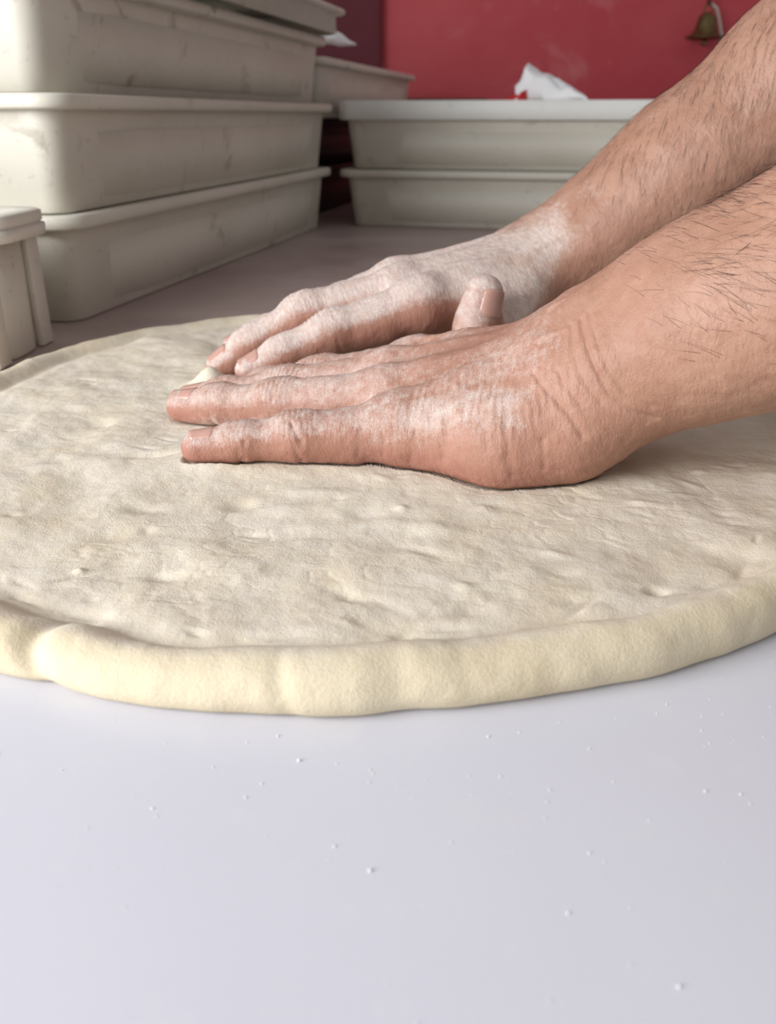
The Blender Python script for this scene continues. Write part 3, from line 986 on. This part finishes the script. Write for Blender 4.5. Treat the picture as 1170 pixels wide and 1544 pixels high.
def build_arm(hand, h, cut, creases, is_near):
    T = hand.tree()
    E = np.array(hand.arm['pts'][0]); u = (E - hand.W) / np.linalg.norm(E - hand.W)
    lim = hand.W + u * cut
    allp = [q for k in NAMES for q in hand.fing[k][0]] + hand.thumb + [hand.W, lim]
    lo = np.min(allp, 0) - .06; hi = np.max(allp, 0) + .06
    lo[2] = max(lo[2], 0.0)
    V, F = surface_nets(T, lo, hi, h, keep=lambda c, hd: ((c - lim) @ u) < hd)
    ok = ((V - lim) @ u) < 0
    F = F[ok[F].all(1)]
    V = relax(V, F, 3)
    N = vnormals(V, F)
    dis = np.zeros(len(V)); floury = np.zeros(len(V)); wr = np.zeros(len(V)); red = np.zeros(len(V))
    lc = hand.local(V)
    near_w = np.full(len(V), 1e9)
    for k in NAMES:
        pts, dirs = hand.fing[k]
        R = np.array(RAD[k]) * hand.sc
        for j, (amp, wl, win) in ((1, (.00034, .0021, .0068)), (2, (.00026, .0016, .0040))):
            q = pts[j]; d, n = (dirs[j - 1][0] + dirs[j][0]) / 2, (dirs[j - 1][1] + dirs[j][1]) / 2
            rel = V - q; x = rel @ d; dist = np.linalg.norm(rel, axis=1)
            side = np.cross(d, n)
            yy = rel @ side
            m = np.exp(-(x / win) ** 2) * smooth(-.1, .5, N @ n) * (dist < R[j] * 2.2)
            ph = x / wl * 2 * math.pi + 1.6 * vnoise(V, 420, 3) + yy ** 2 * 9000
            dis += amp * m * np.sin(ph) - .0002 * m
            floury = np.maximum(floury, .62 * m)
            wr = np.maximum(wr, m)
            # palmar/side creases
            ms = np.exp(-(x / .0011) ** 2) * smooth(.2, -.3, N @ n) * (dist < R[j] * 2.0)
            dis -= .0006 * ms
        q = pts[3]
        dist = np.linalg.norm(V - q, axis=1)
        red = np.maximum(red, np.exp(-(dist / .014) ** 2))
        # fingers dorsal flour
        for a, b in zip(pts[:-1], pts[1:]):
            d, t = seg_dist(V, a, b)
            m = (d < R[0] * 1.25)
            floury = np.maximum(floury, np.where(m, ((.62 if is_near else .80) + .14 * vnoise(V, 55, 2)) * smooth(-.25, .7, N @ dirs[0][1]), 0))
            red = np.maximum(red, np.where(m, .5, 0))
        q = pts[0]
        m = np.exp(-(np.linalg.norm(V - q - hand.n * R[0], axis=1) / .016) ** 2)
        floury = np.maximum(floury, (.65 if is_near else .9) * m)
        red = np.maximum(red, .5 * m)
    handw = smooth(-.045, .055, lc[:, 0] + .02 * vnoise(V, 60, 12))
    if is_near:
        uln = np.exp(-((lc[:, 1] + .034) / .014) ** 2 - ((lc[:, 2] + .001) / .011) ** 2) * smooth(-.008, .04, lc[:, 0] + .012 * vnoise(V, 80, 14))
        floury = np.maximum(floury, (.82 + .2 * vnoise(V, 70, 4)) * uln)
        floury = np.maximum(floury, (.40 + .28 * vnoise(V, 45, 6)) * handw * smooth(.0, .6, N[:, 2]))
        wr = np.maximum(wr, .8 * uln)
        red = np.maximum(red, .75 * handw * smooth(.25, -.35, N[:, 2]) )
        red = np.maximum(red, .40 * handw)
    else:
        floury = np.maximum(floury, .92 * handw * smooth(-.2, .6, N[:, 2]))
        red = np.maximum(red, .6 * handw * smooth(.5, -.2, N[:, 2]))
    # thumb
    tm = hand.thumb
    d, t = seg_dist(V, tm[2], tm[3])
    red = np.maximum(red, np.where(d < .0125, .65 * smooth(0, .5, t), 0))
    # veins and soft unevenness
    dis += .00035 * fbm(V + 5, 70, 3, 17) + .00016 * fbm(V + 1, 240, 3, 19)
    back = smooth(.2, .8, N @ hand.n) * smooth(.005, .02, lc[:, 0]) * smooth(.10, .08, lc[:, 0])
    vein = 1 - np.abs(vnoise(lc * [26, 60, 20] + 3, 1.0, 9))
    dis += .0007 * back * np.clip((vein - .86) / .14, 0, 1)
    # transverse fine folds over the outer edge of the palm
    if is_near:
        m = np.exp(-((lc[:, 1] + .036) / .016) ** 2) * smooth(.0, .02, lc[:, 0]) * smooth(.085, .07, lc[:, 0])
        ph = lc[:, 0] / .0030 * 2 * math.pi + 5 * vnoise(V, 60, 5)
        dis += .00016 * m * np.sin(ph) * smooth(-.3, .4, vnoise(V, 90, 8))
    vis = ((_C - V) * N).sum(1) > 0
    for pix, w, dep in creases:
        dis += crease(V, N, vis, pix, w, dep)
    # keep the flattened contact flat
    dis *= smooth(.0, .0025, V[:, 2] - hand.zf + .0005)
    V = V + N * dis[:, None]
    return V, F, N, dict(flour=floury, red=np.clip(red, 0, 1), wrinkle=wr), lc * 1000

CR_NEAR = [([(873, 480), (882, 520), (893, 552), (918, 593), (955, 624), (988, 632)], .0008, .0008),
           ([(858, 490), (862, 530), (877, 573), (906, 612)], .0008, .0005),
           ([(885, 470), (900, 520), (915, 560), (945, 600), (985, 616)], .0008, .0005),
           ([(800, 560), (815, 578), (848, 614), (866, 640), (877, 660)], .0009, .0008),
           ([(838, 560), (852, 585), (872, 612)], .0008, .0005),
           ([(586, 690), (582, 712)], .0009, .0009), ([(572, 640), (578, 665), (576, 690)], .0008, .0005),
           ([(676, 634), (668, 665), (664, 692)], .0022, .0010), ([(819, 667), (821, 708)], .0009, .0007),
           ([(690, 620), (720, 606), (760, 604), (800, 612)], .0030, -.0008),
           ([(452, 668), (456, 698)], .0008, .0010), ([(440, 640), (446, 660)], .0008, .0007), ([(367, 668), (370, 694)], .0008, .0007),
           ([(624, 655), (616, 700)], .0010, .0005), ([(545, 645), (541, 690)], .0009, .0006),
           ([(760, 640), (768, 690), (772, 720)], .0012, .0005), ([(730, 632), (733, 680)], .0012, .0004)]

def arm_rest(hand, cut):
    T = hand.tree()
    E, S = [np.array(q) for q in hand.arm['pts']]
    u = (E - hand.W) / np.linalg.norm(E - hand.W)
    lim = hand.W + u * (cut - .0035)
    lo = np.min([lim, E, S], 0) - .09; hi = np.max([lim, E, S], 0) + .09
    V, F = surface_nets(T, lo, hi, .004, keep=lambda c, hd: ((c - lim) @ u) > -hd)
    ok = ((V - lim) @ u) > 0
    F = F[ok[F].all(1)]
    return V, F

def simple_tree(prims, k, h):
    class T2:
        groups = [(prims, k, k)]
        def __call__(s, p, mask=None):
            g = None
            for i, pr in enumerate(prims):
                e = pr(p); g = e if g is None else smin(g, e, k)
            return g
    lo = np.min([np.minimum(p.a, p.b) - max(p.ra, p.rb) for p in prims], 0) - .03
    hi = np.max([np.maximum(p.a, p.b) + max(p.ra, p.rb) for p in prims], 0) + .03
    return surface_nets(T2(), lo, hi, h)

def build_person():
    parts = []
    CUT = .155
    Vn, Fn, Nn, An, Hn = build_arm(near, .00085, CUT, CR_NEAR, True)
    Vf, Ff, Nf, Af, Hf = build_arm(far, .00105, .20, [], False)
    parts += [(Vn, Fn, An, Hn), (Vf, Ff, Af, Hf)]
    for hnd, cut in ((near, CUT), (far, .20)):
        V, F = arm_rest(hnd, cut)
        parts.append((V, F, dict(flour=np.zeros(len(V)), red=np.zeros(len(V)), wrinkle=np.zeros(len(V))), hnd.local(V) * 1000))
    # head and neck
    hc = np.array([.42, .40, .66])
    Pm = lambda dx, dy, dz: hc + np.array([dx, dy, dz])
    head = [Prim(Pm(.015, 0, .03), Pm(.02, 0, .02), .088, .086, (0, 1, 0), .86), Prim(Pm(-.03, 0, -.05), Pm(-.045, 0, -.085), .055, .040), Prim(Pm(.02, 0, -.05), Pm(.085, 0, -.20), .056, .062),
            Prim(Pm(-.085, 0, .015), Pm(-.102, 0, -.022), .008, .013), Prim(Pm(-.078, -.022, -.058), Pm(-.078, .022, -.058), .009, .009), Prim(Pm(-.074, -.03, .028), Pm(-.074, .03, .028), .014, .014),
            Prim(Pm(.02, -.082, .0), Pm(.028, -.088, -.02), .016, .012, (0, 1, 0), .5), Prim(Pm(.02, .082, .0), Pm(.028, .088, -.02), .016, .012, (0, 1, 0), .5)]
    V, F = simple_tree(head, .022, .005)
    parts.append((V, F, dict(flour=np.zeros(len(V)), red=np.full(len(V), .2), wrinkle=np.zeros(len(V))), V * 1000))
    off = 0; VV, FF, HH = [], [], []; AA = dict(flour=[], red=[], wrinkle=[])
    for V, F, A, Hc in parts:
        used = np.zeros(len(V), bool); used[F.ravel()] = True
        mp = np.cumsum(used) - 1
        VV.append(V[used]); FF.append(mp[F] + off); HH.append(Hc[used])
        for k in AA: AA[k].append(A[k][used])
        off += used.sum()
    me = np_mesh('person', np.concatenate(VV), np.concatenate(FF))
    for k in AA: attr(me, k, np.concatenate(AA[k]))
    attr(me, 'hc', np.concatenate(HH), 'FLOAT_VECTOR')
    body = link('person', me, M['skin'])
    tag(body, 'person pressing both floury bare hands flat on the pizza dough', 'person')
    # clothes, out of the picture but part of the person
    sh = [Prim((.54, .22, .41), (.54, .58, .42), .085, .085), Prim((.56, .40, .38), (.66, .40, .0), .16, .15, (1, 0, 0), .72), Prim((.66, .40, .0), (.69, .40, -.14), .15, .155, (1, 0, 0), .72),
          Prim((.51, .22, .40), (.44, .218, .33), .078, .070), Prim((.51, .575, .41), (.45, .55, .37), .078, .070), Prim((.52, .40, .46), (.50, .40, .50), .085, .07)]
    V, F = simple_tree(sh, .04, .008)
    link('shirt', np_mesh('shirt', V, F), M['shirt'], body)
    tr = [Prim((.70, .40, -.16), (.70, .40, -.22), .15, .16, (1, 0, 0), .75), Prim((.70, .31, -.22), (.71, .30, -.50), .088, .068), Prim((.71, .30, -.50), (.72, .29, -.85), .066, .055),
          Prim((.70, .49, -.22), (.71, .50, -.50), .088, .068), Prim((.71, .50, -.50), (.72, .51, -.85), .066, .055)]
    V, F = simple_tree(tr, .03, .010)
    link('trousers', np_mesh('trousers', V, F), M['trousers'], body)
    for yy in (.285, .515):
        V, F = simple_tree([Prim((.74, yy, -.868), (.56, yy, -.872), .034, .028), Prim((.73, yy, -.86), (.73, yy, -.82), .036, .04)], .02, .008)
        V[:, 2] = np.maximum(V[:, 2], -.8995)
        link('shoe', np_mesh('shoe', V, F), M['hair'], body)
    hr = [Prim(Pm(.03, 0, .055), Pm(.05, 0, .02), .088, .086, (0, 1, 0), .88)]
    V, F = simple_tree(hr, .02, .006)
    link('hair', np_mesh('hair', V, F), M['hair'], body)
    # fingernails
    for hand in (near, far):
        for k in NAMES + ['thumb']:
            if k == 'thumb':
                nail(hand.thumb[3], hand.thumb[2], hand.tn, hand.arm['tr'][3] * 1.10, hand.arm['tr'][2] * 1.10, .0135, body)
            else:
                pts, dirs = hand.fing[k]
                nail(pts[3], pts[2], dirs[2][1], RAD[k][3] * hand.sc, RAD[k][2] * hand.sc, .0105 if k == 'pinky' else .012, body)
    # hair on the forearms
    hairs(body, [(Vn, Fn, Nn, near, 2600, Hn), (Vf, Ff, Nf, far, 1900, Hf)])

def nail(tip, base, n, Rt, Rb, ln, parent, half=54):
    """curved nail plate lying on the tapering last phalanx"""
    d = tip - base; L = np.linalg.norm(d); d = d / L
    n = n - d * (n @ d); n /= np.linalg.norm(n)
    side = np.cross(d, n)
    nu, nv = 11, 11
    V = []
    for i in range(nu):
        u = i / (nu - 1)
        for j in range(nv):
            v = -1 + 2 * j / (nv - 1)
            uu = u - .08 - (abs(v) ** 2.6) * .16 * (1 if u > .5 else -1) * abs(u - .5) * 2
            x = -ln * .66 + ln * uu
            r0 = Rt + (Rb - Rt) * max(0, -x) / L
            if x > 0: r0 = math.sqrt(max(Rt * Rt - (x * .62) ** 2, 1e-8))
            a = v * math.radians(half)
            edge = smooth(.72, 1.0, abs(v)) + smooth(.12, 0.0, u)
            rr = r0 * 1.02 + .00055 - .0007 * edge
            V.append(tip + d * x + side * rr * math.sin(a) + n * rr * math.cos(a))
    V = np.array(V)
    Vb = V - n * .0009
    idx = np.arange(nu * nv).reshape(nu, nv)
    F = np.stack([idx[:-1, :-1], idx[1:, :-1], idx[1:, 1:], idx[:-1, 1:]], -1).reshape(-1, 4)
    Fb = F[:, ::-1] + nu * nv
    ring = np.concatenate([idx[0, :-1], idx[:-1, -1], idx[-1, :0:-1], idx[:0:-1, 0]])
    rs = np.stack([ring, np.roll(ring, -1), np.roll(ring, -1) + nu * nv, ring + nu * nv], 1)
    me = np_mesh('fingernail', np.concatenate([V, Vb]), np.concatenate([F, Fb, rs]))
    bm = bmesh.new(); bm.from_mesh(me); bmesh.ops.recalc_face_normals(bm, faces=bm.faces); bm.to_mesh(me); bm.free()
    link('fingernail', me, M['nail'], parent)

def hairs(parent, arms):
    rs = np.random.RandomState(4)
    VV, FF = [], []; off = 0
    for V, F, N, hand, cnt, Hc in arms:
        E = np.array(hand.arm['pts'][0]); u = (E - hand.W) / np.linalg.norm(E - hand.W)
        s = (V - hand.W) @ u
        w = smooth(.004, .085, s) ** 1.3 * smooth(-.55, .35, N[:, 2] + .2 * fbm(V + 6, 47, 3, 3)) * (.6 + .4 * smooth(-.5, .6, fbm(V + 3, 37, 3, 9)))
        
        w[~np.isin(np.arange(len(V)), F.ravel())] = 0
        nz = .8 * fbm(V + 9, 41, 2, 31)
        pick = rs.choice(len(V), cnt, p=w / w.sum())
        for i in pick:
            p, n = V[i], N[i]
            side = np.cross(n, u)
            dr = -u * .55 + side * hand.side * (.55 + .45 * nz[i] + rs.normal(0, .16)) + n * .22
            dr -= n * (dr @ n) * .55
            dr /= np.linalg.norm(dr)
            ln = rs.uniform(.006, .015) * (.75 if s[i] < .03 else 1)
            cv = rs.normal(0, .26, 3)
            r0 = rs.uniform(.000032, .000062)
            pts = []
            for k in range(5):
                t = k / 4
                q = p + dr * ln * t + (cv - n * .25) * ln * t * t * .55
                h = (q - p) @ n
                q = q + n * max(0, .00018 * t * 4 - h) * .6
                pts.append(q)
            ax = np.cross(dr, n); ax /= max(np.linalg.norm(ax), 1e-9); ay = np.cross(dr, ax)
            for k, q in enumerate(pts):
                r = r0 * (1 - .75 * k / 4)
                for a in (0, 2.094, 4.189):
                    VV.append(q + (ax * math.cos(a) + ay * math.sin(a)) * r)
            for k in range(4):
                for j in range(3):
                    a0 = off + k * 3 + j; a1 = off + k * 3 + (j + 1) % 3
                    FF.append((a0, a1, a1 + 3, a0 + 3))
            off += 15
    me = np_mesh('arm_hair', np.array(VV), np.array(FF))
    o = link('arm_hair', me, M['hair'], parent)
    o['kind'] = 'stuff'
build_person()

def press_dough():
    """the dough gives way under palms and fingers"""
    me = bpy.data.objects['person'].data
    V = np.empty(len(me.vertices) * 3, np.float32); me.vertices.foreach_get('co', V); V = V.reshape(-1, 3)
    V = V[V[:, 2] < .014]
    h = .0011
    n = 460
    G = np.full((n, n), 1.0)
    ij = ((V[:, :2] - [-.26, .1]) / h).astype(int)
    ok = ((ij >= 0) & (ij < n)).all(1)
    np.minimum.at(G, (ij[ok, 0], ij[ok, 1]), V[ok, 2])
    for ax in (0, 1):
        G = np.minimum(np.minimum(np.roll(G, 1, ax), G), np.roll(G, -1, ax))
    d = bpy.data.objects['pizza_dough'].data
    D = np.empty(len(d.vertices) * 3, np.float32); d.vertices.foreach_get('co', D); D = D.reshape(-1, 3)
    q = np.clip((D[:, :2] - [-.26, .1]) / h, 0, n - 1).astype(int)
    lim = np.maximum(G[q[:, 0], q[:, 1]] - .0003, .0035)
    D[:, 2] = np.minimum(D[:, 2], lim)
    d.vertices.foreach_set('co', D.ravel()); d.update()
press_dough()

# ------------------------------------------------------------------ loose flour on the white top
def flour():
    rs = np.random.RandomState(7)
    VV, FF = [], []; off = 0
    oct_v = np.array([(1, 0, 0), (0, 1, 0), (-1, 0, 0), (0, -1, 0), (0, 0, 1), (0, 0, -.6)])
    oct_f = [(0, 1, 4), (1, 2, 4), (2, 3, 4), (3, 0, 4), (1, 0, 5), (2, 1, 5), (3, 2, 5), (0, 3, 5)]
    for k in range(900):
        x = rs.uniform(-.2, .2); y = .05 + .22 * rs.beta(2.2, 1.2)
        if math.hypot(x - DC[0], y - DC[1]) < .197: continue
        r = rs.choice([.00014, .0002, .0003, .00042], p=[.5, .33, .14, .03])
        v = oct_v * r * rs.uniform(.7, 1.3, (6, 3)) + [x, y, r * .5]
        VV.append(v); FF += [(a + off, b + off, c + off) for a, b, c in oct_f]; off += 6
    me = np_mesh('loose_flour', np.concatenate(VV), np.array(FF))
    o = link('loose_flour', me, M['flour'])
    tag(o, 'loose white flour specks scattered on the white table top', 'flour', kind='stuff')
flour()
